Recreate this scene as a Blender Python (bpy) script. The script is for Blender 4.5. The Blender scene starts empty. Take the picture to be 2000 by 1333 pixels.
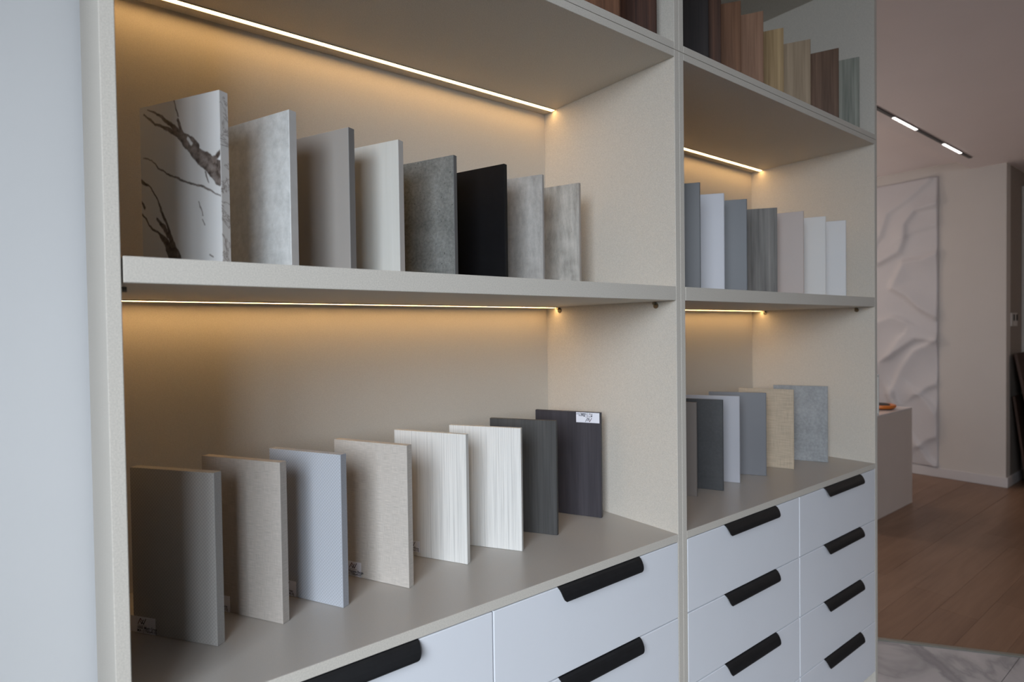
import bpy, bmesh, math, random
from mathutils import Vector, Matrix, noise
S = bpy.context.scene
C = S.collection
R = math.radians
random.seed(7)

# ------------------------------------------------------------------ camera, light, exposure
F_PX = 1153.487
cam = bpy.data.objects.new('camera', bpy.data.cameras.new('camera'))
C.objects.link(cam)
rx, up, fw = (0.79078, -0.61195, -0.013475), (0.022162, 0.006625, 0.999732), (0.611697, 0.790868, -0.0188)
M = Matrix(((rx[0], up[0], -fw[0], -0.06631), (rx[1], up[1], -fw[1], -0.87201), (rx[2], up[2], -fw[2], 0.49485), (0, 0, 0, 1)))
cam.matrix_world = M
cam.data.sensor_width = 36
cam.data.lens = F_PX * 36 / 2000
cam.data.clip_start = 0.02
cam.data.dof.use_dof = True
cam.data.dof.focus_distance = 1.25
cam.data.dof.aperture_fstop = 4.0
S.camera = cam

S.view_settings.view_transform = 'Standard'
S.view_settings.look = 'None'
S.view_settings.gamma = 1
S.view_settings.use_curve_mapping = False
S.view_settings.exposure = 0.0

w = bpy.data.worlds.new('daylight')
S.world = w
w.use_nodes = True
w.node_tree.nodes['Background'].inputs[0].default_value = (0.72, 0.86, 1.0, 1)
w.node_tree.nodes['Background'].inputs[1].default_value = 1.0

# daylight through the shop window in the left wall, just left of the camera
wl = bpy.data.lights.new('window_daylight', 'AREA')
wl.shape = 'RECTANGLE'
wl.size, wl.size_y = 5.0, 3.6
wl.energy = 835
wl.color = (0.83, 0.905, 1.0)
wlo = bpy.data.objects.new('window_daylight', wl)
C.objects.link(wlo)
wlo.location = (-3.3, -4.0, 2.35)              # patch of open sky outside, seen through the shop window
wlo.rotation_euler = (Vector((0.4, 0.1, 0.3)) - Vector(wlo.location)).to_track_quat('-Z', 'Y').to_euler()

# added warm fill lights brightening the far room, unseen behind the shelving and beside the view
for lx, ly, lz, le in ((3.5, 2.0, 0.9, 18), (5.0, 2.5, 1.0, 14), (5.6, -1.8, 1.1, 10)):
    pl = bpy.data.lights.new('room_fill_light', 'POINT')
    pl.shadow_soft_size = 0.12
    pl.energy = le
    pl.color = (1.0, 0.87, 0.77)
    po = bpy.data.objects.new('room_fill_light', pl)
    C.objects.link(po)
    po.location = (lx, ly, lz)

LED_STRENGTH = 16.0
LED_COLOR = (1.0, 0.60, 0.24)

FLOOR_Z = -0.84

# ------------------------------------------------------------------ materials
def new_mat(name):
    m = bpy.data.materials.new(name)
    m.use_nodes = True
    nt = m.node_tree
    return m, nt, nt.nodes['Principled BSDF']

def node(nt, typ, **kw):
    n = nt.nodes.new(typ)
    for k, v in kw.items():
        if k in n.inputs:
            n.inputs[k].default_value = v
        else:
            setattr(n, k, v)
    return n

def coords(nt, scale=(1, 1, 1), rot=(0, 0, 0)):
    tc = node(nt, 'ShaderNodeTexCoord')
    mp = node(nt, 'ShaderNodeMapping')
    mp.inputs['Scale'].default_value = scale
    mp.inputs['Rotation'].default_value = rot
    nt.links.new(tc.outputs['Object'], mp.inputs['Vector'])
    return mp.outputs['Vector']

def ramp(nt, fac, stops):
    r = node(nt, 'ShaderNodeValToRGB')
    el = r.color_ramp.elements
    el[0].position, el[0].color = stops[0][0], (*stops[0][1], 1)
    el[1].position, el[1].color = stops[-1][0], (*stops[-1][1], 1)
    for p, c in stops[1:-1]:
        e = el.new(p)
        e.color = (*c, 1)
    nt.links.new(fac, r.inputs['Fac'])
    return r.outputs['Color']

def mixc(nt, fac, a, b, mode='MIX'):
    n = node(nt, 'ShaderNodeMix', data_type='RGBA', blend_type=mode)
    for sock, v in (('Factor', fac), ('A', a), ('B', b)):
        i = [s for s in n.inputs if s.name == sock and (s.type == 'RGBA' or sock == 'Factor' and s.type == 'VALUE')][0]
        if isinstance(v, (int, float)):
            i.default_value = v
        elif isinstance(v, tuple):
            i.default_value = (*v, 1) if len(v) == 3 else v
        else:
            nt.links.new(v, i)
    return [o for o in n.outputs if o.type == 'RGBA'][0]

def bump(nt, b, h, strength, dist=0.001):
    n = node(nt, 'ShaderNodeBump', Strength=strength, Distance=dist)
    nt.links.new(h, n.inputs['Height'])
    nt.links.new(n.outputs['Normal'], b.inputs['Normal'])

def srgb(r, g, b):
    f = lambda c: (c / 255 / 12.92) if c / 255 <= 0.04045 else ((c / 255 + 0.055) / 1.055) ** 2.4
    return (f(r), f(g), f(b))

def plain(name, col, rough=0.5, metal=0.0, spec=0.5, vary=0.03, scale=6.0):
    m, nt, b = new_mat(name)
    n = node(nt, 'ShaderNodeTexNoise', Scale=scale, Detail=3.0)
    nt.links.new(coords(nt), n.inputs['Vector'])
    d = tuple(max(0, c * (1 - vary)) for c in col)
    l = tuple(min(1, c * (1 + vary)) for c in col)
    nt.links.new(ramp(nt, n.outputs['Fac'], [(0.3, d), (0.7, l)]), b.inputs['Base Color'])
    b.inputs['Roughness'].default_value = rough
    b.inputs['Metallic'].default_value = metal
    b.inputs['Specular IOR Level'].default_value = spec
    return m

def fabric(name, col, amp=0.10, scale=520.0, rough=0.6, bumpy=0.25, spec=0.35):
    """fine woven melamine print: speckle from noise plus crossing threads"""
    m, nt, b = new_mat(name)
    v = coords(nt)
    n = node(nt, 'ShaderNodeTexNoise', Scale=scale, Detail=2.0, Roughness=0.6)
    nt.links.new(v, n.inputs['Vector'])
    d = tuple(c * (1 - amp) for c in col)
    l = tuple(min(1, c * (1 + amp)) for c in col)
    c1 = ramp(nt, n.outputs['Fac'], [(0.3, d), (0.7, l)])
    nt.links.new(c1, b.inputs['Base Color'])
    b.inputs['Roughness'].default_value = rough
    b.inputs['Specular IOR Level'].default_value = spec
    bump(nt, b, n.outputs['Fac'], bumpy, 0.0006)
    return m

def weave(name, col, amp=0.12, pitch=420.0, rough=0.5, vertical=0.35, spec=0.4):
    """linen print: stretched horizontal and vertical threads"""
    m, nt, b = new_mat(name)
    a = node(nt, 'ShaderNodeTexNoise', Scale=1.0, Detail=2.0)
    nt.links.new(coords(nt, (pitch * 3, pitch * 3, pitch * 0.12)), a.inputs['Vector'])
    c = node(nt, 'ShaderNodeTexNoise', Scale=1.0, Detail=2.0)
    nt.links.new(coords(nt, (pitch * 0.12, pitch * 0.12, pitch * 2.2)), c.inputs['Vector'])
    mx = mixc(nt, vertical, c.outputs['Fac'], a.outputs['Fac'])
    d = tuple(x * (1 - amp) for x in col)
    l = tuple(min(1, x * (1 + amp)) for x in col)
    nt.links.new(ramp(nt, mx, [(0.32, d), (0.68, l)]), b.inputs['Base Color'])
    b.inputs['Roughness'].default_value = rough
    b.inputs['Specular IOR Level'].default_value = spec
    bump(nt, b, mx, 0.2, 0.0005)
    return m

def diamond(name, col, amp=0.13, pitch=78.0, rough=0.42):
    """small concentric diamond figure on a silver-grey foil"""
    m, nt, b = new_mat(name)
    v = coords(nt, (pitch, pitch, pitch), (0, R(45), 0))
    wv = node(nt, 'ShaderNodeTexWave', wave_type='BANDS', bands_direction='X', Scale=0.9, Distortion=0.6)
    wz = node(nt, 'ShaderNodeTexWave', wave_type='BANDS', bands_direction='Z', Scale=0.9, Distortion=0.6)
    nt.links.new(v, wv.inputs['Vector'])
    nt.links.new(v, wz.inputs['Vector'])
    n = node(nt, 'ShaderNodeTexNoise', Scale=700.0, Detail=1.0)
    nt.links.new(coords(nt), n.inputs['Vector'])
    mx = mixc(nt, 0.5, wv.outputs['Fac'], wz.outputs['Fac'])
    mx = mixc(nt, 0.45, mx, n.outputs['Fac'])
    d = tuple(x * (1 - amp) for x in col)
    l = tuple(min(1, x * (1 + amp)) for x in col)
    nt.links.new(ramp(nt, mx, [(0.25, d), (0.75, l)]), b.inputs['Base Color'])
    b.inputs['Roughness'].default_value = rough
    return m

def wood(name, dark, light, fine=150.0, along=3.0, rough=0.5, contrast=0.15, axis='Z', figure=0.5, bumpy=0.15):
    """wood grain running along one axis: fine pores plus a broad wandering figure"""
    m, nt, b = new_mat(name)
    def sc(a, c):
        return {'Z': (a, a, c), 'X': (c, a, a)}[axis]
    n1 = node(nt, 'ShaderNodeTexNoise', Scale=1.0, Detail=5.0, Roughness=0.65, Distortion=0.2)
    nt.links.new(coords(nt, sc(fine, along)), n1.inputs['Vector'])
    n2 = node(nt, 'ShaderNodeTexNoise', Scale=1.0, Detail=3.0, Distortion=0.9)
    nt.links.new(coords(nt, sc(fine * 0.16, along * 0.7)), n2.inputs['Vector'])
    mx = mixc(nt, figure, n1.outputs['Fac'], n2.outputs['Fac'])
    mid = tuple((a + c) / 2 for a, c in zip(dark, light))
    nt.links.new(ramp(nt, mx, [(0.5 - contrast, dark), (0.5, mid), (0.5 + contrast, light)]), b.inputs['Base Color'])
    b.inputs['Roughness'].default_value = rough
    b.inputs['Specular IOR Level'].default_value = 0.28
    bump(nt, b, n1.outputs['Fac'], bumpy, 0.0006)
    return m

def grooved(name, col, dark=0.8, pitch=330.0):
    m, nt, b = new_mat(name)
    n = node(nt, 'ShaderNodeTexNoise', Scale=1.0, Detail=3.0, Roughness=0.7)
    nt.links.new(coords(nt, (pitch, pitch, 3.5)), n.inputs['Vector'])
    nt.links.new(ramp(nt, n.outputs['Fac'], [(0.36, tuple(c * dark for c in col)), (0.52, col), (0.7, tuple(min(1, c * 1.05) for c in col))]), b.inputs['Base Color'])
    b.inputs['Roughness'].default_value = 0.5
    bump(nt, b, n.outputs['Fac'], 0.35, 0.0008)
    return m

def concrete(name, dark, light, pits=0.5, speck=140.0, pitcol=(0.03, 0.03, 0.03), cloud=9.0, stretch=1.0, rough=0.55, pitscale=45.0, pitsize=0.10):
    m, nt, b = new_mat(name)
    v = coords(nt, (1, 1, stretch))
    n1 = node(nt, 'ShaderNodeTexNoise', Scale=cloud, Detail=6.0, Roughness=0.65)
    n2 = node(nt, 'ShaderNodeTexNoise', Scale=speck, Detail=4.0, Roughness=0.7)
    vo = node(nt, 'ShaderNodeTexVoronoi', Scale=pitscale)
    for n in (n1, n2, vo):
        nt.links.new(v, n.inputs['Vector'])
    mx = mixc(nt, 0.45, n1.outputs['Fac'], n2.outputs['Fac'])
    base = ramp(nt, mx, [(0.34, dark), (0.64, light)])
    gate = node(nt, 'ShaderNodeTexNoise', Scale=14.0)
    nt.links.new(v, gate.inputs['Vector'])
    pm = ramp(nt, vo.outputs['Distance'], [(pitsize, (1, 1, 1)), (pitsize + 0.05, (0, 0, 0))])
    gm = ramp(nt, gate.outputs['Fac'], [(0.52, (0, 0, 0)), (0.56, (1, 1, 1))])
    msk = mixc(nt, 1.0, pm, gm, 'MULTIPLY')
    sc = node(nt, 'ShaderNodeMath', operation='MULTIPLY')
    nt.links.new(msk, sc.inputs[0])
    sc.inputs[1].default_value = pits
    col = mixc(nt, sc.outputs[0], base, pitcol)
    nt.links.new(col, b.inputs['Base Color'])
    b.inputs['Roughness'].default_value = rough
    bump(nt, b, n2.outputs['Fac'], 0.25, 0.001)
    return m

def marble(name, white, vein, scale=1.2, width=0.02, rough=0.2):
    m, nt, b = new_mat(name)
    v = coords(nt)
    n = node(nt, 'ShaderNodeTexNoise', Scale=scale, Detail=6.0, Roughness=0.55, Distortion=1.2)
    nt.links.new(v, n.inputs['Vector'])
    sub = node(nt, 'ShaderNodeMath', operation='SUBTRACT')
    nt.links.new(n.outputs['Fac'], sub.inputs[0])
    sub.inputs[1].default_value = 0.5
    ab = node(nt, 'ShaderNodeMath', operation='ABSOLUTE')
    nt.links.new(sub.outputs[0], ab.inputs[0])
    c = ramp(nt, ab.outputs[0], [(0.0, vein), (width, tuple((a * 2 + d) / 3 for a, d in zip(white, vein))), (width * 3, white)])
    nt.links.new(c, b.inputs['Base Color'])
    b.inputs['Roughness'].default_value = rough
    return m

def emitter(name, col, strength):
    m, nt, b = new_mat(name)
    b.inputs['Base Color'].default_value = (0.8, 0.8, 0.8, 1)
    b.inputs['Emission Color'].default_value = (*col, 1)
    b.inputs['Emission Strength'].default_value = strength
    return m

GREIGE = (0.63, 0.585, 0.515)
m_cab = fabric('linen_greige_melamine', GREIGE, 0.12, scale=520)
m_cabp = fabric('greige_melamine_panel', (0.60, 0.555, 0.485), 0.06, rough=0.45, bumpy=0.12)
m_work = fabric('taupe_worktop', (0.44, 0.41, 0.375), 0.03, rough=0.32, bumpy=0.06, spec=0.5)
m_front = plain('white_lacquer_front', (0.82, 0.835, 0.87), 0.38, vary=0.01)
m_black = plain('black_anodised_handle', (0.008, 0.008, 0.009), 0.55, vary=0.2, scale=60)
m_steel = plain('nickel_pin', (0.22, 0.20, 0.165), 0.3, 1.0)
m_alu = plain('aluminium_profile', (0.62, 0.58, 0.50), 0.45, 0.6)
m_dark = plain('dark_interior_board', (0.05, 0.048, 0.045), 0.8)
m_led = emitter('warm_led_diffuser', LED_COLOR, LED_STRENGTH)
m_wallL = plain('white_wall_paint', (0.74, 0.745, 0.75), 0.6, vary=0.012, scale=3)
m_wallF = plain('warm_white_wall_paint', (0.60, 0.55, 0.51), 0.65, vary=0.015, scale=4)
m_wallD = plain('shade_toned_wall_paint', (0.30, 0.25, 0.215), 0.7, vary=0.02, scale=4)  # corner wall's shade put into the colour; reused on the end wall
m_wallK = plain('bounce_cut_wall_dark', (0.10, 0.095, 0.09), 0.7)  # dark tone given to unseen walls to cut bounce into the shelves
m_ceil = plain('ceiling_paint', (0.86, 0.79, 0.785), 0.75, vary=0.015, scale=2)
m_base = plain('baseboard_paint', (0.62, 0.58, 0.57), 0.45, vary=0.01)
m_paper = plain('sticker_paper', (0.82, 0.82, 0.88), 0.45, vary=0.01)
m_ink = plain('dark_ink', (0.015, 0.018, 0.04), 0.6)
m_inkred = plain('dark_red_ink', (0.10, 0.012, 0.03), 0.6)

# ------------------------------------------------------------------ mesh helpers
def add_box(bm, lo, hi, bevel=0.0):
    vs = [bm.verts.new((x, y, z)) for x in (lo[0], hi[0]) for y in (lo[1], hi[1]) for z in (lo[2], hi[2])]
    q = [(0, 1, 3, 2), (4, 6, 7, 5), (0, 4, 5, 1), (2, 3, 7, 6), (0, 2, 6, 4), (1, 5, 7, 3)]
    fs = [bm.faces.new([vs[i] for i in f]) for f in q]
    if bevel:
        es = list({e for f in fs for e in f.edges})
        bmesh.ops.bevel(bm, geom=es, offset=bevel, segments=1, affect='EDGES')
    return bm

def box(lo, hi, bevel=0.0):
    return add_box(bmesh.new(), lo, hi, bevel)

def obj(name, bm, mat, parent=None, loc=(0, 0, 0), smooth=False):
    me = bpy.data.meshes.new(name)
    bmesh.ops.recalc_face_normals(bm, faces=bm.faces[:])
    bm.to_mesh(me)
    bm.free()
    me.materials.append(mat)
    if smooth:
        for p in me.polygons:
            p.use_smooth = True
    o = bpy.data.objects.new(name, me)
    C.objects.link(o)
    o.location = loc
    if parent:
        o.parent = parent
    return o

def tag(o, label=None, cat=None, group=None, kind=None):
    if label: o['label'] = label
    if cat: o['category'] = cat
    if group: o['group'] = group
    if kind: o['kind'] = kind
    return o

def empty(name, loc=(0, 0, 0), rz=0.0):
    o = bpy.data.objects.new(name, None)
    C.objects.link(o)
    o.location = loc
    o.rotation_euler = (0, 0, rz)
    o.empty_display_size = 0.1
    return o

def struct(name, bm, mat, loc=(0, 0, 0), label=None, cat=None):
    o = obj(name, bm, mat, None, loc)
    return tag(o, label, cat, None, 'structure')

def cyl(bm, c0, c1, r, n=16):
    a, b = Vector(c0), Vector(c1)
    d = (b - a).normalized()
    s = d.orthogonal().normalized()
    t = d.cross(s)
    r0 = [bm.verts.new(a + (s * math.cos(2 * math.pi * i / n) + t * math.sin(2 * math.pi * i / n)) * r) for i in range(n)]
    r1 = [bm.verts.new(b + (s * math.cos(2 * math.pi * i / n) + t * math.sin(2 * math.pi * i / n)) * r) for i in range(n)]
    for i in range(n):
        bm.faces.new((r0[i], r0[(i + 1) % n], r1[(i + 1) % n], r1[i]))
    bm.faces.new(r0[::-1])
    bm.faces.new(r1)
    return bm

def lathe(bm, prof, n=40):
    rings = []
    for r, z in prof:
        rings.append([bm.verts.new((r * math.cos(2 * math.pi * i / n), r * math.sin(2 * math.pi * i / n), z)) for i in range(n)])
    for a, b in zip(rings, rings[1:]):
        for i in range(n):
            bm.faces.new((a[i], a[(i + 1) % n], b[(i + 1) % n], b[i]))
    bm.faces.new(rings[0][::-1])
    bm.faces.new(rings[-1])
    return bm

# ------------------------------------------------------------------ room shell
X_END = 2.261
ROOM_X0, ROOM_X1, ROOM_Y0, ROOM_Y1 = -1.15, 7.6, -4.2, 3.2
CEIL, CEIL2, STEP_Y = 1.785, 1.868, 0.69
WALL_X = 6.005          # feature wall, facing the shelves' right end
WALL_Y = 0.457          # its corner

floor = struct('floor', box((ROOM_X0, ROOM_Y0, -0.06), (ROOM_X1, ROOM_Y1, -0.010)), plain('screed', (0.16, 0.14, 0.12), 0.9), (0, 0, FLOOR_Z),
               'shop floor, white marble tiles meeting brown wood planks', 'floor')
struct('ceiling', box((ROOM_X0, ROOM_Y0, CEIL), (ROOM_X1, STEP_Y, CEIL + 0.35)), m_ceil, label='matt off-white lower ceiling holding the black light track', cat='ceiling')
struct('ceiling_2', box((ROOM_X0, STEP_Y + 0.001, CEIL2), (ROOM_X1, ROOM_Y1, CEIL + 0.35)), m_ceil, label='strip of higher ceiling beyond the step near the feature wall', cat='ceiling')
struct('wall_back', box((ROOM_X0, 0.5228, FLOOR_Z - 0.01), (X_END + 0.0, 0.62, CEIL + 0.02)), m_wallL, label='smooth white wall left of and behind the shelving', cat='wall')
struct('wall_right', box((WALL_X, WALL_Y, FLOOR_Z - 0.01), (WALL_X + 0.12, ROOM_Y1, CEIL2 + 0.02)), m_wallF, label='warm white wall carrying the rippled relief panel', cat='wall')
struct('wall_side', box((WALL_X + 0.1205, WALL_Y, FLOOR_Z - 0.01), (ROOM_X1, WALL_Y + 0.1, CEIL + 0.02)), m_wallD, label='wall around the corner with the light switch, shade painted into its colour', cat='wall')
struct('wall_rear', box((ROOM_X0, ROOM_Y1, FLOOR_Z - 0.01), (ROOM_X1, ROOM_Y1 + 0.1, CEIL2 + 0.02)), m_wallF, label='rear wall of the far room', cat='wall')
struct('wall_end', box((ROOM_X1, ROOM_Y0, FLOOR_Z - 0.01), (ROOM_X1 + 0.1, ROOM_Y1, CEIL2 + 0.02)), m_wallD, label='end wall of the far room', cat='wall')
struct('wall_front', box((ROOM_X0, ROOM_Y0 - 0.1, FLOOR_Z - 0.01), (ROOM_X1, ROOM_Y0, CEIL + 0.02)), m_wallK, label='unseen wall behind the camera, darkened to cut bounce light', cat='wall')
# left wall with the shop window opening
WY0, WY1, WZ0, WZ1 = -2.9, -0.68, -0.2, 1.66
b = bmesh.new()
add_box(b, (ROOM_X0 - 0.1, ROOM_Y0, FLOOR_Z - 0.01), (ROOM_X0, WY0, CEIL + 0.02))
add_box(b, (ROOM_X0 - 0.1, WY1, FLOOR_Z - 0.01), (ROOM_X0, 0.62, CEIL + 0.02))
add_box(b, (ROOM_X0 - 0.1, WY0, FLOOR_Z - 0.01), (ROOM_X0, WY1, WZ0))
add_box(b, (ROOM_X0 - 0.1, WY0, WZ1), (ROOM_X0, WY1, CEIL + 0.02))
struct('wall_left', b, m_wallK, label='unseen window wall left of the camera, darkened to cut bounce light', cat='wall')
win = tag(empty('window_1', (ROOM_X0 - 0.05, WY0, WZ0)), 'shop window in the left wall', 'window', None, 'structure')
m_frame = plain('window_frame_paint', (0.1, 0.1, 0.1), 0.4)
H_, W_ = WZ1 - WZ0, WY1 - WY0
for nm, lo, hi in (('window_frame', (-0.03, 0, 0), (0.03, W_, 0.04)), ('window_frame', (-0.03, 0, H_ - 0.04), (0.03, W_, H_)),
                   ('window_frame', (-0.03, 0, 0.0405), (0.03, 0.04, H_ - 0.0405)), ('window_frame', (-0.03, W_ - 0.04, 0.0405), (0.03, W_, H_ - 0.0405)),
                   ('mullion', (-0.03, W_ / 2 - 0.02, 0.0405), (0.03, W_ / 2 + 0.02, H_ - 0.0405))):
    obj(nm, box(lo, hi, 0.003), m_frame, win)
mg, nt, bs = new_mat('window_glass')
tr = node(nt, 'ShaderNodeBsdfTransparent')
gl = node(nt, 'ShaderNodeBsdfGlossy', Roughness=0.02)
mxs = node(nt, 'ShaderNodeMixShader', Fac=0.05)
nt.links.new(tr.outputs[0], mxs.inputs[1])
nt.links.new(gl.outputs[0], mxs.inputs[2])
nt.links.new(mxs.outputs[0], nt.nodes['Material Output'].inputs['Surface'])
for y0, y1 in ((0.0505, W_ / 2 - 0.0255), (W_ / 2 + 0.0255, W_ - 0.0505)):
    obj('pane', box((-0.004, y0, 0.041), (0.004, y1, H_ - 0.041)), mg, win)

# baseboards
b = box((0, WALL_Y - 0.016, 0), (0.016, 2.6, 0.082), 0.003)
struct('baseboard_right', b, m_base, (WALL_X - 0.0165, 0, FLOOR_Z + 0.0005), 'painted baseboard under the relief panel wall', 'baseboard')
struct('baseboard_side', box((WALL_X + 0.0005, 0, 0), (6.46, 0.015, 0.082), 0.003), m_base, (0, WALL_Y - 0.0155, FLOOR_Z + 0.0005), 'short baseboard around the dark corner', 'baseboard')

# door around the corner: only its frame edge shows
dr = tag(empty('door_1', (6.46, WALL_Y - 0.001, FLOOR_Z)), 'door with pale frame beyond the light switch at the right edge', 'door', None, 'structure')
m_door = plain('door_paint', (0.30, 0.25, 0.2), 0.5)
obj('door_frame', box((0, -0.03, 0.001), (0.06, 0, 2.5), 0.003), plain('door_frame_paint', (0.55, 0.52, 0.48), 0.4), dr)
obj('door_frame', box((0.0605, -0.03, 2.44), (0.96, 0, 2.5), 0.003), m_base, dr)
obj('door_leaf', box((0.062, -0.012, 0.006), (0.95, 0, 2.438), 0.002), m_door, dr)

# ---- floor finish: diagonal threshold from the cabinet's right end
T0, TD = Vector((2.6585, 0.1458)), Vector((0.5856, -0.8106))
TN = Vector((0.8106, 0.5856))            # points to the wood side
def clip(poly, off, sign):
    out = []
    d = [((p - T0).dot(TN) - off) * sign for p in poly]
    for i in range(len(poly)):
        a, c = poly[i], poly[(i + 1) % len(poly)]
        da, dc = d[i], d[(i + 1) % len(poly)]
        if da >= 0: out.append(a)
        if da * dc < 0: out.append(a + (c - a) * (da / (da - dc)))
    return out
def prism(poly, z0, z1):
    bm = bmesh.new()
    lo = [bm.verts.new((p.x, p.y, z0)) for p in poly]
    hi = [bm.verts.new((p.x, p.y, z1)) for p in poly]
    bm.faces.new(lo[::-1])
    bm.faces.new(hi)
    n = len(poly)
    for i in range(n):
        bm.faces.new((lo[i], lo[(i + 1) % n], hi[(i + 1) % n], hi[i]))
    return bm
def rect(x0, y0, x1, y1):
    return [Vector((x0, y0)), Vector((x1, y0)), Vector((x1, y1)), Vector((x0, y1))]

m_tile = marble('marble_tile', (0.55, 0.525, 0.535), (0.36, 0.35, 0.36), 1.3, 0.02, 0.22)
# one bold grey vein runs diagonally across the tiles beside the threshold
nt = m_tile.node_tree
pb = nt.nodes['Principled BSDF']
old = pb.inputs['Base Color'].links[0].from_socket
v = coords(nt)
nz = node(nt, 'ShaderNodeTexNoise', Scale=5.0, Detail=5.0, Roughness=0.6)
nt.links.new(v, nz.inputs['Vector'])
sx = node(nt, 'ShaderNodeSeparateXYZ')
nt.links.new(v, sx.inputs[0])
def mth(op, a, b_=0.0, c=0.0):
    n = node(nt, 'ShaderNodeMath', operation=op)
    for i, q in enumerate((a, b_, c)):
        if isinstance(q, float): n.inputs[i].default_value = q
        else: nt.links.new(q, n.inputs[i])
    return n.outputs[0]
VX, VY, NX, NY = 2.66, -0.06, 0.772, -0.635
dd = mth('ADD', mth('MULTIPLY', mth('SUBTRACT', sx.outputs[0], VX), NX), mth('MULTIPLY', mth('SUBTRACT', sx.outputs[1], VY), NY))
dd = mth('ABSOLUTE', mth('ADD', dd, mth('MULTIPLY', mth('SUBTRACT', nz.outputs['Fac'], 0.5), 0.16)))
vm = ramp(nt, dd, [(0.0, (0.55, 0.55, 0.55)), (0.014, (0.85, 0.85, 0.85)), (0.03, (0, 0, 0))])
nt.links.new(mixc(nt, vm, old, (0.27, 0.26, 0.275)), pb.inputs['Base Color'])
m_tile2 = marble('bounce_cut_tile', (0.12, 0.115, 0.11), (0.22, 0.21, 0.20), 1.1, 0.012, 0.35)  # out-of-view tiles made dark to hold back floor bounce
wood_floor = [wood('vinyl_plank_%s' % n, d, l, 60, 2.2, 0.38, 0.2, 'X', 0.55, 0.08) for n, d, l in
              (('mid', (0.20, 0.112, 0.068), (0.30, 0.18, 0.115)), ('light', (0.213, 0.123, 0.077), (0.315, 0.192, 0.125)), ('deep', (0.185, 0.102, 0.062), (0.285, 0.17, 0.108)))]
TX, TY = 1.2, 0.6
for i in range(-6, 5):
    for j in range(-10, 3):
        x0, y0 = 2.25 + i * TX, -0.257 + j * TY
        p = rect(max(x0 + 0.001, ROOM_X0), max(y0 + 0.001, ROOM_Y0), x0 + TX - 0.001, min(y0 + TY - 0.001, ROOM_Y1))
        if p[1].x <= p[0].x: continue
        p = clip(p, -0.001, -1)
        if len(p) < 3: continue
        c = sum(p, Vector((0, 0))) / len(p)
        if c.y > 0.5: continue
        obj('tile', prism(p, -0.0098, 0), m_tile if c.x > 1.65 else m_tile2, floor)
PW = 0.152
for j in range(-40, 20):
    y0 = -0.062 + j * PW
    if y0 + PW < ROOM_Y0 or y0 > 2.6: continue
    sh = {0: 3.19, 1: 3.36}.get(j, 3.0 + random.random() * 1.2)
    k = -3
    while sh + k * 1.22 < ROOM_X1:
        x0 = sh + k * 1.22
        k += 1
        p = rect(x0 + 0.0006, y0 + 0.0004, min(x0 + 1.22 - 0.0006, ROOM_X1), y0 + PW - 0.0004)
        p = clip(p, 0.022, 1)
        if len(p) < 3: continue
        if min(q.x for q in p) < X_END + 0.01 and max(q.y for q in p) > 0.5: continue
        if min(q.y for q in p) < -3.2: continue
        obj('plank', prism(p, -0.0098, random.choice((0, -0.0003, 0.0002))), random.choice(wood_floor), floor)
b = bmesh.new()
p = [T0 + TD * -0.42 + TN * 0.001, T0 + TD * 3.9 + TN * 0.001, T0 + TD * 3.9 + TN * 0.020, T0 + TD * -0.42 + TN * 0.020]
tr_ = struct('trim_1', prism(p, 0, 0.006), plain('threshold_metal', (0.30, 0.29, 0.25), 0.4, 0.3), (0, 0, FLOOR_Z - 0.001), 'thin metal threshold strip between marble tile and wood floor', 'trim')

# ------------------------------------------------------------------ shelving
D = 0.4669            # depth
ZC, ZCB, ZS, ZSB, ZT, ZTB, ZJ = 0.0, -0.0181, 0.5931, 0.56, 1.1699, 1.1352, 1.1526
ZB = -0.7515
bv = 0.0007

m_gap = m_dark
def drawer(parent, x0, x1, z0, z1, hx0, hx1):
    dw = obj('drawer', box((x0, 0.0, z0), (x1, 0.018, z1), 0.0012), m_front, parent)
    # edge pull: a strip hooked over the drawer's top edge, its lip curving out and down with rounded corners
    prof = [(0.016, 0.0012), (0.004, 0.0012), (-0.001, 0.0008), (-0.006, -0.0025), (-0.010, -0.0075), (-0.0135, -0.0135), (-0.0155, -0.0185), (-0.0165, -0.0215), (-0.0168, -0.0238), (-0.0165, -0.0255), (-0.0160, -0.0265)]
    ins = [0, 0, 0, 0.0006, 0.0012, 0.002, 0.0034, 0.0048, 0.0064, 0.0082, 0.0105]
    bm = bmesh.new()
    th = 0.0022
    rows = []
    for k, ((y, z), i) in enumerate(zip(prof, ins)):
        a = prof[max(0, k - 1)]; c = prof[min(len(prof) - 1, k + 1)]
        n = Vector((-(c[1] - a[1]), (c[0] - a[0]))).normalized() * th
        xs = [hx0 + i + (hx1 - hx0 - 2 * i) * t / 6 for t in range(7)]
        rows.append(([bm.verts.new((x, y, z1 + z)) for x in xs], [bm.verts.new((x, y + n.x, z1 + z + n.y)) for x in xs]))
    for (o0, i0), (o1, i1) in zip(rows, rows[1:]):
        for t in range(6):
            bm.faces.new((o0[t], o0[t + 1], o1[t + 1], o1[t]))
            bm.faces.new((i0[t], i1[t], i1[t + 1], i0[t + 1]))
        bm.faces.new((o0[0], o1[0], i1[0], i0[0]))
        bm.faces.new((o0[6], i0[6], i1[6], o1[6]))
    for o_, i_ in (rows[0], rows[-1]):
        for t in range(6):
            bm.faces.new((o_[t], i_[t], i_[t + 1], o_[t + 1]))
    obj('handle', bm, m_black, dw)
    return dw

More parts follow.
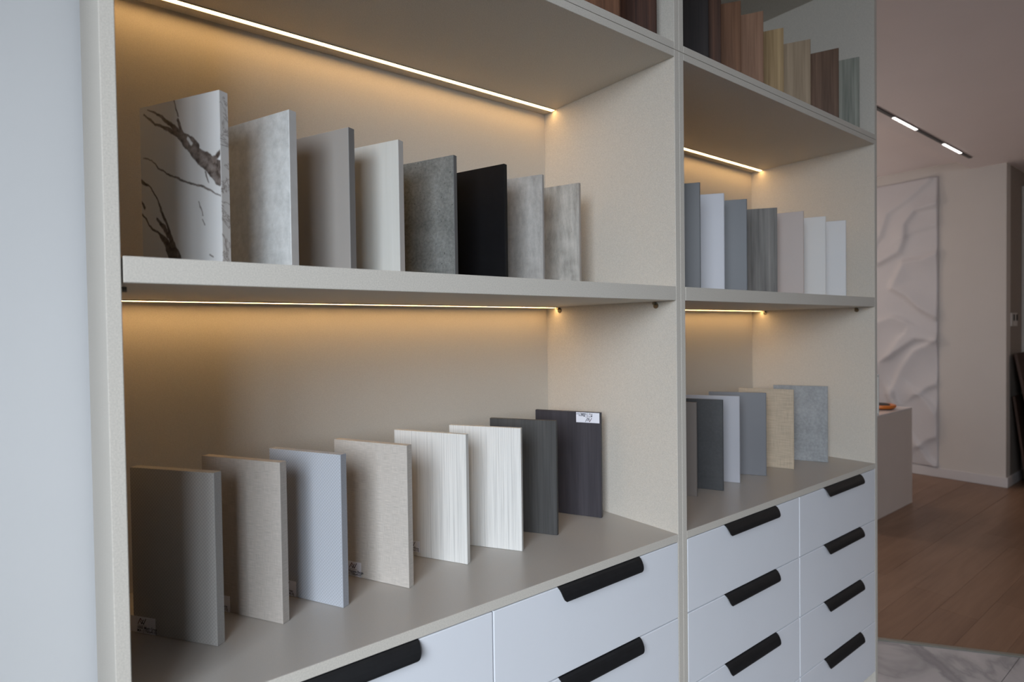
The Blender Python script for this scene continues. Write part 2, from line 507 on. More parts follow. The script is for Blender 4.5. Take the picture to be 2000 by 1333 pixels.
def pin(parent, x, y, z, sgn):
    b_ = bmesh.new()
    cyl(b_, (x, y, z - 0.0100), (x - sgn * 0.0015, y, z - 0.0100), 0.0075, 16)
    cyl(b_, (x - sgn * 0.0014, y, z - 0.0048), (x - sgn * 0.010, y, z - 0.0048), 0.0036, 12)
    obj('shelf_pin', b_, m_steel, parent)

def lower_unit(name, label, xa, xb, xc, xd, xsplit, handles):
    """xa..xb left side board, xc..xd right side board, 4 drawer rows under the worktop"""
    u = tag(empty(name, (xa, 0, FLOOR_Z)), label, 'shelving', 'lower shelving units')
    def P(nm, lo, hi, mat=m_cab, parent=u, bev=bv):
        o_ = Vector((xa, 0, FLOOR_Z))
        return obj(nm, box(tuple(Vector(lo) - o_), tuple(Vector(hi) - o_), bev), mat, parent or u)
    P('side_panel', (xa, 0, FLOOR_Z + 0.001), (xb, D + 0.03, ZJ - 0.0006))
    P('side_panel', (xc, 0, FLOOR_Z + 0.001), (xd, D + 0.03, ZJ - 0.0006))
    P('back_panel', (xb + 0.0002, D, FLOOR_Z + 0.1), (xc - 0.0002, D + 0.016, ZJ - 0.001), m_cabp)
    tp = P('top_panel', (xb + 0.0002, 0, ZTB), (xc - 0.0002, D - 0.0003, ZJ - 0.0008))
    ws = P('worktop', (xb + 0.0002, 0.0013, ZCB), (xc - 0.0002, D - 0.0003, ZC), m_work)
    P('edge_band', (xb + 0.0002, 0, ZCB), (xc - 0.0002, 0.0012, ZC), m_cab, ws, 0.0004)
    sh = P('shelf', (xb + 0.0022, 0, ZSB), (xc - 0.0012, D - 0.0005, ZS))
    # plinth and drawer carcass behind the fronts
    P('plinth', (xb + 0.0002, 0.06, FLOOR_Z + 0.001), (xc - 0.0002, 0.078, ZB - 0.003), m_cab)
    P('drawer_carcass', (xb + 0.0005, 0.024, ZB), (xc - 0.0005, D - 0.001, ZCB - 0.012), m_dark, bev=0)
    for par, z in ((tp, ZTB), (sh, ZSB)):
        lx0, lx1, lz, ly = xb - xa + 0.001, xc - xa - 0.004, z - FLOOR_Z, 0.4228
        bm_ = bmesh.new()                                     # channel: web, flush front lip, rear lip standing proud
        add_box(bm_, (lx0, ly - 0.0085, lz - 0.0012), (lx1, ly + 0.0085, lz - 0.0002))
        add_box(bm_, (lx0, ly - 0.0085, lz - 0.0022), (lx1, ly - 0.0062, lz - 0.0013))
        add_box(bm_, (lx0, ly + 0.0062, lz - 0.0032), (lx1, ly + 0.0085, lz - 0.0013))
        obj('led_profile', bm_, m_alu, par)
        obj('led_diffuser', box((lx0 + 0.001, ly - 0.0060, lz - 0.0021), (lx1 - 0.001, ly + 0.0060, lz - 0.0013)), m_led, par)
    for y in (0.41, 0.06):
        pin(u, xc - xa - 0.0001, y, ZSB - FLOOR_Z, 1)
        pin(u, xb - xa + 0.0001, y, ZSB - FLOOR_Z, -1)
    rows = [(-0.0205, -0.2010)] + [(-0.0181 - 0.18335 * k - 0.0024, -0.0181 - 0.18335 * (k + 1) + 0.0006) for k in (1, 2, 3)]
    for zt, zb in rows:
        for (a, c), (h0, h1) in zip(((xb + 0.0012, xsplit - 0.0014), (xsplit + 0.0014, xc - 0.0012)), handles):
            drawer(u, a - xa, c - xa, zb - FLOOR_Z, zt - FLOOR_Z, h0 - xa, h1 - xa)
    return u

def upper_unit(name, label, xa, xb, xc, xd):
    u = tag(empty(name, (xa, 0, ZJ)), label, 'shelving', 'upper shelving units')
    def P(nm, lo, hi, mat=m_cab, bev=bv):
        o_ = Vector((xa, 0, ZJ))
        return obj(nm, box(tuple(Vector(lo) - o_), tuple(Vector(hi) - o_), bev), mat, u)
    P('side_panel', (xa, 0, ZJ + 0.0002), (xb, D + 0.03, 1.752))
    P('side_panel', (xc, 0, ZJ + 0.0002), (xd, D + 0.03, 1.752))
    P('bottom_panel', (xb + 0.0002, 0, ZJ + 0.0002), (xc - 0.0002, D - 0.0003, ZT))
    P('top_panel', (xb + 0.0002, 0, 1.7325), (xc - 0.0002, D - 0.0003, 1.752))
    P('back_panel', (xb + 0.0002, D, ZJ + 0.0004), (xc - 0.0002, D + 0.016, 1.752), m_cabp)
    return u

X1, X2, X3, XM, X4, X5, X6 = -0.0165, 0.0, 1.1034, 1.1210, 1.1385, 2.2411, X_END
uL = lower_unit('shelving_unit', 'greige linen-finish shelving unit on the left with marble and white sample boards', X1, X2, X3, XM - 0.0004, 0.5559, ((0.151, 0.402), (0.7155, 0.962)))
uR = lower_unit('shelving_unit', 'greige shelving unit on the right with eight narrower white drawers', XM + 0.0004, X4, X5, X6, 1.6915, ((1.2985, 1.5555), (1.8505, 2.1185)))
upper_unit('top_cabinet', 'open greige top cabinet over the left unit with two dark wood boards', X1, X2, X3, XM - 0.0004)
upper_unit('top_cabinet', 'open greige top cabinet over the right unit with eight wood boards', XM + 0.0004, X4, X5, X6)
# pull bar on the right end of the right unit
b = bmesh.new()
hx, hy = X6 - (XM + 0.0004), 0.0045
add_box(b, (hx + 0.011, hy - 0.004, 0.168 - FLOOR_Z), (hx + 0.017, hy + 0.004, 0.318 - FLOOR_Z), 0.001)
add_box(b, (hx + 0.0002, hy - 0.003, 0.172 - FLOOR_Z), (hx + 0.0115, hy + 0.003, 0.178 - FLOOR_Z))
add_box(b, (hx + 0.0002, hy - 0.003, 0.308 - FLOOR_Z), (hx + 0.0115, hy + 0.003, 0.314 - FLOOR_Z))
tag(obj('pull_bar', b, plain('satin_pull_bar', (0.72, 0.70, 0.66), 0.35, 0.3), uR), 'slim pale pull bar')

# ------------------------------------------------------------------ sample boards
BH, BW = 0.2755, 0.18
def text_mesh(s, size):
    cu = bpy.data.curves.new('text', 'FONT')
    cu.body = s
    cu.size = size
    cu.fill_mode = 'FRONT'
    cu.resolution_u = 2
    cu.offset = size * 0.018
    o = bpy.data.objects.new('text', cu)
    C.objects.link(o)
    dg = bpy.context.evaluated_depsgraph_get()
    me = bpy.data.meshes.new_from_object(o.evaluated_get(dg))
    bpy.data.objects.remove(o)
    bpy.data.curves.remove(cu)
    return me

def stroke(bm, pts, wd):
    for (x0, z0), (x1, z1) in zip(pts, pts[1:]):
        d = Vector((x1 - x0, z1 - z0)).normalized()
        n = Vector((-d.y, d.x)) * wd / 2
        e = d * wd * 0.3
        q = [(x0 - e.x + n.x, z0 - e.y + n.y), (x0 - e.x - n.x, z0 - e.y - n.y), (x1 + e.x - n.x, z1 + e.y - n.y), (x1 + e.x + n.x, z1 + e.y + n.y)]
        bm.faces.new([bm.verts.new((a, 0, c)) for a, c in q])

def sticker(board, s0, s1, z0, z1, lines, flip=False, left=0.35):
    """paper label on the board's left face; s runs along the board away from its front edge, so the label reads right to left in s"""
    e = 0.0004
    wd, ht = s1 - s0, z1 - z0
    st = obj('sticker', box((0, 0, 0), (wd, e, ht)), m_paper, board, (s0, 0.0001, z0))
    # local reading frame: u to the right as seen = -x, v up
    def place(me_or_bm, mat, u, v, nm, isbm=False):
        if isbm:
            me = bpy.data.meshes.new(nm)
            me_or_bm.to_mesh(me); me_or_bm.free()
        else:
            me = me_or_bm
        me.materials.clear()
        me.materials.append(mat)
        for vt in me.vertices:
            x, z = (vt.co.x, vt.co.z) if isbm else (vt.co.x, vt.co.y)
            X, Z = u + x, v + z
            if flip: X, Z = wd - X, ht - Z
            vt.co = (wd - X, e + 0.00015, Z)
        me.name = nm
        o = bpy.data.objects.new(nm, me)
        C.objects.link(o)
        o.parent = st
        return o
    h = ht * 0.36
    lw = h * 1.75
    u0, v0 = wd * left, ht * 0.54
    sc = lambda p: (p[0] * lw, p[1] * h)
    b1 = bmesh.new(); stroke(b1, [sc((0, 0.02)), sc((0.33, 1)), sc((0.5, 0.58))], h * 0.14)
    place(b1, m_inkred, u0, v0, 'logo', True)
    b2 = bmesh.new()
    stroke(b2, [sc((0.31, 0.57)), sc((0.45, 0.05)), sc((0.69, 0.80))], h * 0.14)
    stroke(b2, [sc((0.58, 0.30)), sc((0.69, 0.02)), sc((1, 1))], h * 0.14)
    place(b2, m_ink, u0, v0, 'logo', True)
    b3 = bmesh.new(); stroke(b3, [(0, 0), (lw * 1.05, 0)], h * 0.05)
    place(b3, m_ink, u0, v0 - ht * 0.07, 'rule', True)
    for k, s in enumerate(lines):
        me = text_mesh(s, ht * 0.24)
        place(me, m_ink, u0 - lw * 0.12, ht * (0.26 - 0.19 * k), 'lettering')
    return st

def board(label, mat, x, y, z, ang, t, group, emat=None, H=BH, W=BW):
    o = obj('sample_board', box((0.0011, -t, 0), (W, 0, H), 0.0005), mat)
    o.location = (x, y, z + 0.0004)
    o.rotation_euler = (0, 0, R(ang))
    tag(o, label, 'sample board', group)
    obj('edge_band', box((0, -t, 0), (0.001, 0, H), 0.0003), emat or mat, o)
    return o

G1 = 'sample boards on the left counter'
G2 = 'sample boards on the left middle shelf'
G3 = 'sample boards on the right middle shelf'
G4 = 'sample boards on the right counter'
G5 = 'wood sample boards in the top cabinets'
Z0 = ZC
# --- left counter
l1 = board('taupe grey board with small diamond figure, nearest the white wall on the lower counter', diamond('taupe_diamond_foil', (0.40, 0.385, 0.365), 0.14), .1263, .1478, Z0, 125.3, .0152, G1, fabric('taupe_edge_shade', (0.34, 0.33, 0.315), 0.14), W=0.1725)  # edge is the face colour darkened, shade painted in
l2 = board('beige grey linen board second from the left end on the lower counter', weave('beige_grey_linen', (0.43, 0.39, 0.35), 0.2, vertical=0.5), .2288, .1548, Z0, 120.4, .0152, G1, W=0.1803)
l3 = board('cool silver grey board with woven diamond figure between two beige linen boards', diamond('silver_diamond_foil', (0.43, 0.45, 0.485), 0.14), .3313, .1462, Z0, 117.6, .0150, G1, fabric('silver_edge_shade', (0.37, 0.38, 0.41), 0.14), W=0.1725)  # silver edge toned down to imitate the shade on its front
l4 = board('light beige linen board with a printed sticker, just left of the white grooved pair', weave('light_beige_linen', (0.53, 0.485, 0.435), 0.2, vertical=0.45), .4612, .1435, Z0, 116, .0152, G1, W=0.1825)
m_gw = grooved('white_vertical_groove', (0.74, 0.725, 0.69))
l5 = board('white board with fine vertical grooves, left one of the pair, sticker at its foot', m_gw, .6121, .1687, Z0, 118.3, .0120, G1, W=0.1808)
l6 = board('white board with fine vertical grooves, right one of the pair, beside the dark grey board', m_gw, .7472, .1529, Z0, 122.5, .0100, G1, W=0.1755)
l7 = board('dark grey fine-grained board between white grooved and anthracite boards', wood('dark_grey_oak', (0.048, 0.047, 0.046), (0.085, 0.084, 0.082), 220, 4, 0.5), .8758, .1781, Z0, 121, .0100, G1, W=0.1725)
l8 = board('anthracite board with white sticker upside down in its top corner', wood('anthracite_wood', (0.040, 0.036, 0.042), (0.062, 0.056, 0.064), 220, 5, 0.45), 1.0515, .2010, Z0, 117.0, .0110, G1, W=0.1840)
sticker(l1, .1256, .178, .0005, .0275, ['1000 Matt Grey', 'MA (1700x410)'], left=0.30)
sticker(l2, .1195, .172, .0005, .0290, ['Matt Stone', '(1700x410)'])
sticker(l3, .1108, .165, .0005, .0290, ['Matt Silver', '(1700x410)'])
sticker(l4, .1172, .172, .0005, .0300, ['Havana Beige', '(1700x410)'], left=0.45)
sticker(l5, .1185, .172, .0090, .0330, ['Oak White', '(1700x210)'], left=0.5)
sticker(l8, .0030, .0667, .2478, .2745, ['M.T.C. Magma', 'Pvd. (18MM)-2110'], flip=True, left=0.33)

# --- left middle shelf
m_marb = bpy.data.materials.new('brown_veined_marble')
m_marb.use_nodes = True
nt = m_marb.node_tree
pb = nt.nodes['Principled BSDF']
at = node(nt, 'ShaderNodeAttribute', attribute_name='vein')
nz = node(nt, 'ShaderNodeTexNoise', Scale=90.0, Detail=5.0)
nt.links.new(coords(nt), nz.inputs['Vector'])
vc = ramp(nt, nz.outputs['Fac'], [(0.35, (0.08, 0.06, 0.05)), (0.5, (0.21, 0.172, 0.152)), (0.7, (0.31, 0.27, 0.245))])
mk = node(nt, 'ShaderNodeSeparateColor')
nt.links.new(at.outputs['Color'], mk.inputs[0])
c_ = mixc(nt, mk.outputs[0], (0.80, 0.80, 0.79), vc)
c_ = mixc(nt, mk.outputs[1], c_, (0.035, 0.025, 0.02))
nt.links.new(c_, pb.inputs['Base Color'])
pb.inputs['Roughness'].default_value = 0.3
m_medge = marble('marble_edge_band', (0.70, 0.68, 0.655), (0.30, 0.26, 0.235), 22, 0.012, 0.35)

VEINS = {
    'A': [(0.1598, 0.2696, 0.0010), (0.1275, 0.2530, 0.0022), (0.1023, 0.2335, 0.0040), (0.0878, 0.2190, 0.0062), (0.0734, 0.2046, 0.0080), (0.0563, 0.1900, 0.0095), (0.0367, 0.1733, 0.0125), (0.0172, 0.1608, 0.0145), (-0.0018, 0.1465, 0.0185)],
    'A2': [(0.1696, 0.2626, 0.0013), (0.1449, 0.2451, 0.0018), (0.1235, 0.2366, 0.0026), (0.1026, 0.2253, 0.0034), (0.0878, 0.2169, 0.0034)],
    'A3': [(0.0984, 0.2755, 0.0010), (0.0938, 0.2613, 0.0010), (0.0897, 0.2482, 0.0011)],
    'A4': [(0.0914, 0.2423, 0.0028), (0.0873, 0.2313, 0.0028), (0.0804, 0.2179, 0.0032), (0.0615, 0.2091, 0.0034), (0.0474, 0.1970, 0.0034)],
    'B': [(0.1722, 0.1924, 0.0006), (0.1534, 0.1858, 0.0009), (0.1352, 0.1698, 0.0012), (0.1050, 0.1547, 0.0012), (0.0784, 0.1445, 0.0014), (0.0409, 0.1328, 0.0014), (0.0143, 0.1203, 0.0009), (-0.0008, 0.1127, 0.0006)],
    'C': [(0.1807, 0.1558, 0.0030), (0.1613, 0.1441, 0.0014), (0.1461, 0.1276, 0.0012), (0.1344, 0.1052, 0.0018), (0.1302, 0.0921, 0.0020), (0.1201, 0.0744, 0.0028), (0.1117, 0.0527, 0.0055), (0.1034, 0.0291, 0.0090), (0.097, 0.0, 0.012)],
    'C2': [(0.1804, 0.1019, 0.0016), (0.1635, 0.0822, 0.0016), (0.1390, 0.0653, 0.0022), (0.1240, 0.0494, 0.0058), (0.1125, 0.0296, 0.0100)],
    'C3': [(0.1443, 0.0912, 0.0023), (0.1293, 0.0751, 0.0032), (0.1206, 0.0597, 0.0038)],
    'C4': [(0.1806, 0.1224, 0.0021), (0.1736, 0.1110, 0.0021)],
    'D': [(0.0489, 0.1085, 0.0006), (0.0450, 0.0949, 0.0007), (0.0424, 0.0875, 0.0007)],
    'D2': [(0.0426, 0.0804, 0.0007), (0.0377, 0.0714, 0.0007)],
    'E': [(0.0331, 0.1526, 0.0014), (0.0279, 0.1358, 0.0009)],
    'F': [(0.0004, 0.1807, 0.0034), (0.0084, 0.1747, 0.0032), (0.0196, 0.1742, 0.0024)],
    'G': [(0.0273, 0.0243, 0.0008), (0.0203, 0.0199, 0.0008)]}
HOLE = [(0.0717, 0.2106, 0.0027), (0.0618, 0.2020, 0.0029)]
def seg_dist(px, pz, poly):
    best = 9.0
    for (x0, z0, r0), (x1, z1, r1) in zip(poly, poly[1:]):
        dx, dz = x1 - x0, z1 - z0
        t = max(0.0, min(1.0, ((px - x0) * dx + (pz - z0) * dz) / (dx * dx + dz * dz)))
        d = math.hypot(px - x0 - t * dx, pz - z0 - t * dz) - (r0 + (r1 - r0) * t)
        best = min(best, d)
    return best
def marble_board():
    t = 0.0155
    o = board('white marble board with bold brown veins at the left end of the middle shelf', m_marb, .1409, .1207, ZS, 119.5, t, G2, m_medge)
    # printed veins: a fine grid on the left face carries the mask
    bm = bmesh.new()
    nx, nz_ = 120, 184
    lay = None
    grid = [[bm.verts.new((0.0011 + (BW - 0.0011) * i / nx, 0, BH * k / nz_)) for k in range(nz_ + 1)] for i in range(nx + 1)]
    for i in range(nx):
        for k in range(nz_):
            bm.faces.new((grid[i][k], grid[i][k + 1], grid[i + 1][k + 1], grid[i + 1][k]))
    back = [[bm.verts.new((x, -t, z)) for z in (0, BH)] for x in (0.0011, BW)]
    bm.faces.new((back[0][0], back[1][0], back[1][1], back[0][1]))
    bm.faces.new([grid[i][0] for i in range(nx + 1)] + [back[1][0], back[0][0]])
    bm.faces.new([grid[i][nz_] for i in range(nx, -1, -1)] + [back[0][1], back[1][1]])
    bm.faces.new([grid[0][k] for k in range(nz_, -1, -1)] + [back[0][0], back[0][1]])
    bm.faces.new([grid[nx][k] for k in range(nz_ + 1)] + [back[1][1], back[1][0]])
    me = bpy.data.meshes.new('sample_board')
    bm.to_mesh(me); bm.free()
    me.materials.append(m_marb)
    col = me.color_attributes.new('vein', 'FLOAT_COLOR', 'POINT')
    vals = [0.0] * (4 * len(me.vertices))
    for n, v in enumerate(me.vertices):
        if v.co.y < -0.001: continue
        q = Vector((v.co.x * 60, 3.1, v.co.z * 60))
        wx = (noise.noise(q) * 0.0042 + noise.noise(q * 3.3) * 0.0016)
        wz = (noise.noise(q + Vector((9, 5, 2))) * 0.0042 + noise.noise(q * 3.3 + Vector((4, 8, 1))) * 0.0016)
        px, pz = v.co.x + wx * 0.6, v.co.z + wz * 0.6
        d = min(seg_dist(px, pz, p) for p in VEINS.values())
        h = seg_dist(px, pz, HOLE)
        m1 = max(0.0, min(1.0, 0.5 - d / 0.0016))
        m1 = min(m1, max(0.0, min(1.0, 0.5 + h / 0.0016)))
        rim = max(0.0, 1 - abs(d + 0.0006) / 0.0011) * (0.45 + 0.5 * noise.noise(q * 1.4))
        thick = max(0.0, min(1.0, (-d) / 0.006))
        dark = max(rim, (1 - thick) * 0.5 * m1)
        if 0.10 < v.co.x and v.co.z < 0.16: dark = max(dark, 0.55 * m1)
        vals[4 * n:4 * n + 4] = [m1, 0.75 * max(0, min(1, dark)) * (1 if m1 > 0.02 else 0.0), 0, 1]
    col.data.foreach_set('color', vals)
    o.data = me
    return o
marble_board()
board('white grey cloudy marble board right of the brown-veined marble', concrete('white_cloudy_marble', (0.42, 0.43, 0.42), (0.72, 0.73, 0.72), 0.15, 60, (0.3, 0.3, 0.3), 6, 1, 0.3), .2512, .1400, ZS, 112, .0150, G2, plain('pale_edge', (0.52, 0.50, 0.48), 0.45, vary=.06, scale=30))
board('plain taupe board on the left middle shelf, third from the left', plain('plain_taupe', (0.34, 0.315, 0.29), 0.42, vary=0.02), .3649, .1643, ZS, 114, .0150, G2, plain('taupe_edge', (0.20, 0.188, 0.18), 0.45))
board('cream white board with faint vertical streaks left of the dark concrete board', wood('cream_streaks', (0.56, 0.55, 0.50), (0.68, 0.67, 0.63), 90, 3, 0.42, 0.3), .4704, .1753, ZS, 114.6, .0150, G2, plain('cream_edge', (0.55, 0.52, 0.49), 0.45))
board('dark green-grey rough concrete board left of the black board', concrete('dark_concrete', (0.08, 0.085, 0.08), (0.27, 0.275, 0.26), 0.9, 150, (0.03, 0.03, 0.03), 12, 1, 0.5, 120, 0.12), .6118, .1992, ZS, 112.7, .0115, G2, plain('dark_concrete_edge', (0.15, 0.15, 0.15), 0.5))
board('matt black board in the middle shelf row', plain('matt_black', (0.004, 0.004, 0.005), 0.5, spec=0.2, vary=0.15, scale=40), .7401, .1906, ZS, 109.5, .0110, G2)
board('light grey concrete board with small dark holes, right of the black board', concrete('holed_concrete', (0.27, 0.255, 0.235), (0.52, 0.50, 0.47), 1.0, 70, (0.04, 0.04, 0.04), 10, 0.5, 0.5, 38, 0.085), .8696, .2106, ZS, 115, .0095, G2, plain('grey_edge', (0.42, 0.40, 0.39), 0.45))
board('light grey cracked concrete board at the right end of the left middle shelf', concrete('cracked_concrete', (0.23, 0.215, 0.19), (0.58, 0.555, 0.51), 0.7, 60, (0.14, 0.13, 0.12), 16, 0.35, 0.5, 150, 0.06), 1.0010, .2196, ZS, 112, .0105, G2, plain('warm_grey_edge', (0.40, 0.36, 0.33), 0.45))

# --- right middle shelf
board('dark grey board half hidden by the divider on the right middle shelf', plain('dark_grey_matt', (0.058, 0.058, 0.062), 0.45), 1.2576, .0380, ZS, 128, .005, G3)
board('pale lavender white board between two dark slate boards', plain('lavender_white', (0.44, 0.44, 0.475), 0.4, vary=.01), 1.4186, .0713, ZS, 127, .005, G3)
board('slate grey board left of the grey wood-grain board', plain('slate_grey', (0.082, 0.086, 0.096), 0.42), 1.5422, .0759, ZS, 126, .005, G3)
board('grey wood-grain board in the middle of the right middle shelf', wood('grey_wood', (0.07, 0.065, 0.06), (0.26, 0.245, 0.225), 70, 2.2, 0.5, 0.16), 1.7402, .0904, ZS, 127, .0125, G3, wood('grey_wood_edge', (0.15, 0.148, 0.145), (0.24, 0.235, 0.23), 70, 2.2))
board('blush beige board right of the grey wood-grain board', plain('blush_beige', (0.42, 0.345, 0.31), 0.42, vary=.01), 1.8672, .0687, ZS, 113, .004, G3)
board('warm white board between the blush board and the last white board', plain('warm_white', (0.56, 0.54, 0.515), 0.42, vary=.01), 2.0232, .0694, ZS, 115, .004, G3)
board('clean white board at the right end of the right middle shelf', plain('clean_white', (0.57, 0.56, 0.555), 0.42, vary=.01), 2.1657, .0639, ZS, 118, .004, G3)
# --- right counter
board('taupe brown board half hidden by the divider on the right counter', plain('taupe_brown', (0.18, 0.155, 0.138), 0.42), 1.4078, .1586, Z0, 118, .005, G4)
board('charcoal stone board on the right counter', concrete('charcoal_stone', (0.028, 0.029, 0.031), (0.055, 0.056, 0.058), 0.6, 120, (0.14, 0.14, 0.14), 10, 1, 0.5, 60, 0.03), 1.5178, .1431, Z0, 115, .005, G4)
board('pale grey white board between charcoal and mid grey boards', plain('pale_grey_white', (0.39, 0.39, 0.42), 0.4, vary=.01), 1.6390, .1619, Z0, 120, .005, G4)
board('mid grey plain board left of the cream linen board', plain('mid_grey', (0.15, 0.152, 0.164), 0.42, vary=.01), 1.7854, .1548, Z0, 122, .005, G4)
board('cream linen-textured board on the right counter', weave('cream_linen', (0.48, 0.39, 0.285), 0.22, 160, vertical=0.45), 1.9406, .1412, Z0, 112, .005, G4)
board('light grey stone board at the right end of the right counter', concrete('light_grey_stone', (0.20, 0.208, 0.212), (0.36, 0.37, 0.375), 0.3, 110, (0.55, 0.55, 0.55), 14, 1, 0.5, 90, 0.05), 2.1313, .1131, Z0, 115, .005, G4)
# --- top cabinets
ZT0 = ZT
board('brown wood board cut by the top frame in the left top cabinet', wood('brown_walnut', (0.08, 0.032, 0.014), (0.2, 0.09, 0.045)), .937, .020, ZT0, 118, .008, G5)
board('dark red rosewood board next to the divider in the left top cabinet', wood('dark_rosewood', (0.022, 0.009, 0.006), (0.115, 0.048, 0.028), 110, 1.6), 1.066, .022, ZT0, 118, .008, G5)
board('near black wenge board next to the divider in the right top cabinet', wood('wenge', (0.010, 0.007, 0.007), (0.03, 0.021, 0.019)), 1.384, .094, ZT0, 125, .006, G5)
board('dark brown streaked board between the wenge and red brown boards', wood('dark_streaked', (0.012, 0.006, 0.004), (0.12, 0.05, 0.026), 80, 1.5), 1.438, .090, ZT0, 125, .006, G5)
board('mid red brown wood board with a knot in the right top cabinet', wood('red_brown', (0.11, 0.048, 0.022), (0.25, 0.12, 0.062)), 1.5351, .0873, ZT0, 124, .006, G5)
board('light reddish oak board left of the yellow oak board', wood('reddish_oak', (0.19, 0.098, 0.055), (0.38, 0.21, 0.13)), 1.6408, .0775, ZT0, 120, .006, G5)
board('yellowish striped oak board in the right top cabinet', wood('yellow_oak', (0.24, 0.15, 0.065), (0.56, 0.39, 0.2), 120, 1.6), 1.7882, .0918, ZT0, 117.7, .006, G5)
board('pale beige oak board left of the walnut board', wood('beige_oak', (0.26, 0.185, 0.115), (0.46, 0.345, 0.23)), 1.9341, .0766, ZT0, 118, .006, G5)
board('walnut brown board second from the right end in the right top cabinet', wood('walnut', (0.08, 0.042, 0.025), (0.21, 0.122, 0.078)), 2.0755, .0485, ZT0, 112, .006, G5)
board('weathered grey-green wood board at the right end of the right top cabinet', wood('weathered_grey', (0.13, 0.14, 0.115), (0.40, 0.395, 0.33)), 2.2053, .0349, ZT0, 113, .006, G5)

# ------------------------------------------------------------------ far room
# relief panel: flowing folds as real depth
RID = [([(0.976, 1.749), (1.136, 1.614), (1.305, 1.51), (1.367, 1.307)], 0.035, 1), ([(0.929, 1.531), (1.087, 1.512), (1.17, 1.394), (1.178, 1.263), (1.212, 1.153), (1.385, 1.065)], 0.04, 1),
       ([(0.929, 1.112), (1.039, 1.059), (1.178, 1.054), (1.246, 0.908), (1.272, 0.833), (1.153, 0.75), (1.055, 0.642), (0.929, 0.555)], 0.04, -1),
       ([(1.42, 0.508), (1.272, 0.564), (1.17, 0.523)], 0.03, 1), ([(1.307, 0.196), (1.187, 0.295), (1.088, 0.371), (0.929, 0.353)], 0.035, -1), ([(0.929, 1.358), (1.104, 1.328), (1.17, 1.28)], 0.02, 1),
       ([(1.42, 0.09), (1.28, 0.241), (1.205, 0.368)], 0.03, 1), ([(1.312, -0.142), (1.268, -0.237)], 0.03, -1), ([(1.287, -0.14), (1.193, 0.104), (1.097, 0.259), (0.929, 0.356)], 0.035, 1),
       ([(1.061, -0.122), (1.003, -0.185), (0.934, -0.287)], 0.04, 1), ([(1.061, -0.122), (1.003, -0.064), (0.934, -0.032)], 0.03, -1), ([(1.05, -0.586), (1.003, -0.687), (0.934, -0.75)], 0.04, 1),
       ([(1.05, -0.579), (1.003, -0.524), (0.934, -0.488)], 0.03, -1), ([(1.274, -0.118), (1.262, -0.18), (1.231, -0.241)], 0.03, 1)]
def fold(y, z):
    h = 0.0
    for poly, amp, sgn in RID:
        best, side = 9.0, 1
        for (x0, z0), (x1, z1) in zip(poly, poly[1:]):
            dx, dz = x1 - x0, z1 - z0
            t = max(0.0, min(1.0, ((y - x0) * dx + (z - z0) * dz) / (dx * dx + dz * dz)))
            d = math.hypot(y - x0 - t * dx, z - z0 - t * dz)
            if d < best:
                best, side = d, (1 if dx * (z - z0) - dz * (y - x0) > 0 else -1)
        wdt = 0.085 if side * sgn > 0 else 0.022
        h += amp * math.exp(-(best / wdt) ** 1.3)
    h += 0.012 * math.sin(3 * y + 4 * z + 2 * math.sin(2.2 * z + y))
    return h
bm = bmesh.new()
PY0, PY1, PZ0, PZ1 = 0.92, 1.9, -0.752, 1.772
ny, nz2 = 70, 180
g = []
for i in range(ny + 1):
    row = []
    for k in range(nz2 + 1):
        y = PY0 + (PY1 - PY0) * (i / ny)
        z = PZ0 + (PZ1 - PZ0) * k / nz2
        row.append(bm.verts.new((-0.012 - 0.70 * fold(y, z), y, z)))
    g.append(row)
for i in range(ny):
    for k in range(nz2):
        bm.faces.new((g[i][k], g[i + 1][k], g[i + 1][k + 1], g[i][k + 1]))
rim = [g[i][0] for i in range(ny + 1)] + [g[ny][k] for k in range(1, nz2 + 1)] + [g[i][nz2] for i in range(ny - 1, -1, -1)] + [g[0][k] for k in range(nz2 - 1, 0, -1)]
bk = [bm.verts.new((-0.0006, v.co.y, v.co.z)) for v in rim]
for i in range(len(rim)):
    j = (i + 1) % len(rim)
    bm.faces.new((rim[i], bk[i], bk[j], rim[j]))
wp = obj('relief_panel', bm, plain('relief_plaster', (0.60, 0.57, 0.575), 0.5, vary=.01), None, (WALL_X, 0, 0), True)
tag(wp, 'tall white relief panel with flowing cloth-like ripples on the far wall', 'wall panel')

# light track in the lower ceiling
tk = tag(empty('light_track', (3.3, 0.585, CEIL)), 'black linear light track in the ceiling with two lit segments', 'light')
m_track = plain('black_track', (0.02, 0.018, 0.018), 0.4)
obj('rail', box((0, -0.011, -0.006), (2.28, 0.011, -0.0004), 0.001), m_track, tk)
m_mod = emitter('track_led', (1.0, 0.93, 0.90), 5.0)
for x0, x1 in ((0.77, 1.155), (1.67, 2.05)):
    n = 14
    md = bmesh.new()
    for k in range(n):
        a = x0 + (x1 - x0) * k / n
        add_box(md, (a + 0.003, -0.008, -0.0078), (a + (x1 - x0) / n - 0.003, 0.008, -0.0062))
    o = obj('led_module', md, m_mod, tk)
    o['kind'] = 'stuff'

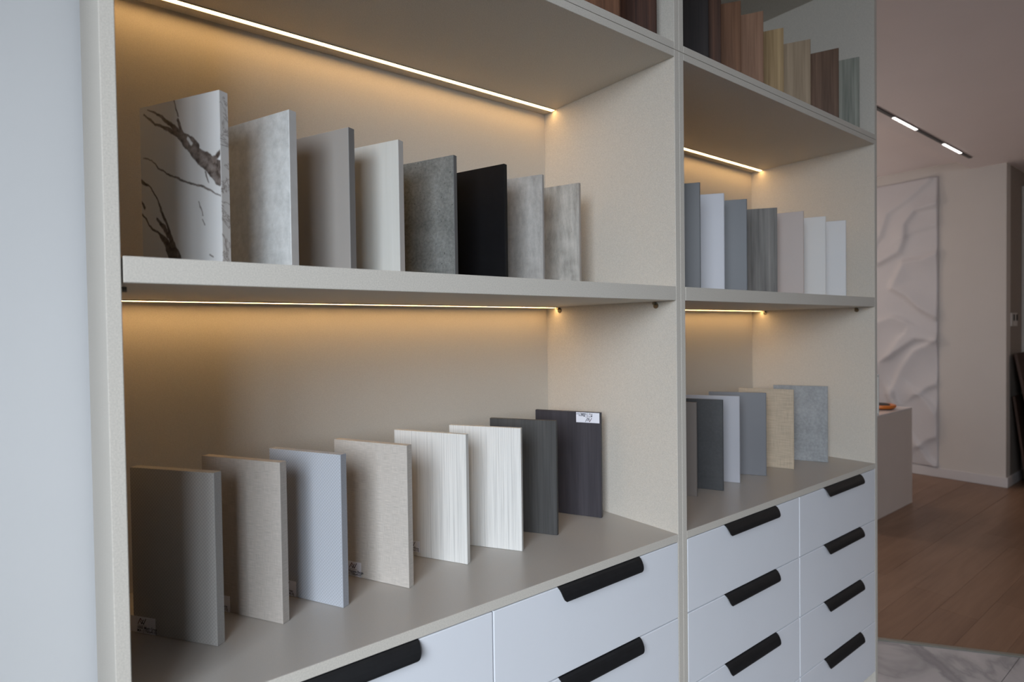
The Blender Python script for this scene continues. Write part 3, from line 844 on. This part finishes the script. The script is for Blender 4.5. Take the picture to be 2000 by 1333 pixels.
# white service desk
dk = tag(empty('desk', (4.0, 0.785, FLOOR_Z)), 'plain white service desk standing in the far room', 'desk')
m_dtop = plain('desk_top_white', (0.80, 0.74, 0.71), 0.25, vary=.01)
m_dside = plain('desk_panel', (0.74, 0.66, 0.61), 0.45, vary=.015)
obj('desk_top', box((0, 0, 0.700), (0.985, 0.60, 0.716), 0.001), m_dtop, dk)
obj('front_panel', box((0.0, 0, 0.001), (0.968, 0.018, 0.6998), 0.0006), m_dside, dk)
obj('side_panel', box((0.9685, 0, 0.001), (0.985, 0.60, 0.6998), 0.0006), m_dside, dk)
obj('side_panel', box((0.0, 0.0185, 0.001), (0.018, 0.60, 0.6998), 0.0006), m_dside, dk)
# orange round tray with dark inset
tray = tag(empty('round_tray', (4.743, 0.922, FLOOR_Z + 0.7163)), 'orange round tray with dark inset lying on the desk', 'tray')
m_or = plain('orange_plastic', (0.72, 0.20, 0.025), 0.35)
obj('base', lathe(bmesh.new(), [(0.088, 0), (0.098, 0.004), (0.104, 0.010)]), plain('dark_tray_base', (0.08, 0.025, 0.012), 0.4), tray, smooth=False)
obj('rim', lathe(bmesh.new(), [(0.104, 0.0102), (0.112, 0.020), (0.111, 0.032), (0.100, 0.034), (0.080, 0.026)]), m_or, tray)
obj('inset', lathe(bmesh.new(), [(0.072, 0.0265), (0.072, 0.036), (0.064, 0.038)]), m_dark, tray)

# light switch on the shaded wall
sw = tag(empty('wall_switch', (6.12, WALL_Y - 0.0006, 0.47)), 'double light switch plate on the shaded wall near the door', 'switch')
m_sw = plain('switch_plate', (0.62, 0.58, 0.54), 0.35)
for k in (0, 1):
    x = k * 0.088
    obj('plate', box((x, -0.010, 0), (x + 0.084, 0, 0.11), 0.002), m_sw, sw)
    obj('rocker', box((x + 0.046, -0.014, 0.045), (x + 0.078, -0.0101, 0.098), 0.001), m_black, sw)

# two dark boards leaning on the shaded wall
m_lean = wood('dark_leaning_wood', (0.03, 0.017, 0.012), (0.085, 0.045, 0.03), 40, 1.2)
def leaner(label, x0, x1, ytop, ztop, yfoot, t):
    o = obj('leaning_board', box((0, 0, 0), (x1 - x0, t, math.hypot(ztop - FLOOR_Z, ytop - yfoot)), 0.002), m_lean)
    o.location = (x0, yfoot, FLOOR_Z + 0.003)
    o.rotation_euler = (-math.atan2(ytop - yfoot, ztop - FLOOR_Z), 0, 0)
    return tag(o, label, 'board', 'boards leaning in the dark corner')
leaner('dark wood board in front, leaning in the shaded corner at the right edge', 6.08, 6.9, 0.405, 0.250, 0.215, 0.022)
leaner('shorter dark wood board behind, leaning close to the shaded wall', 6.10, 6.8, 0.420, -0.104, 0.33, 0.018)
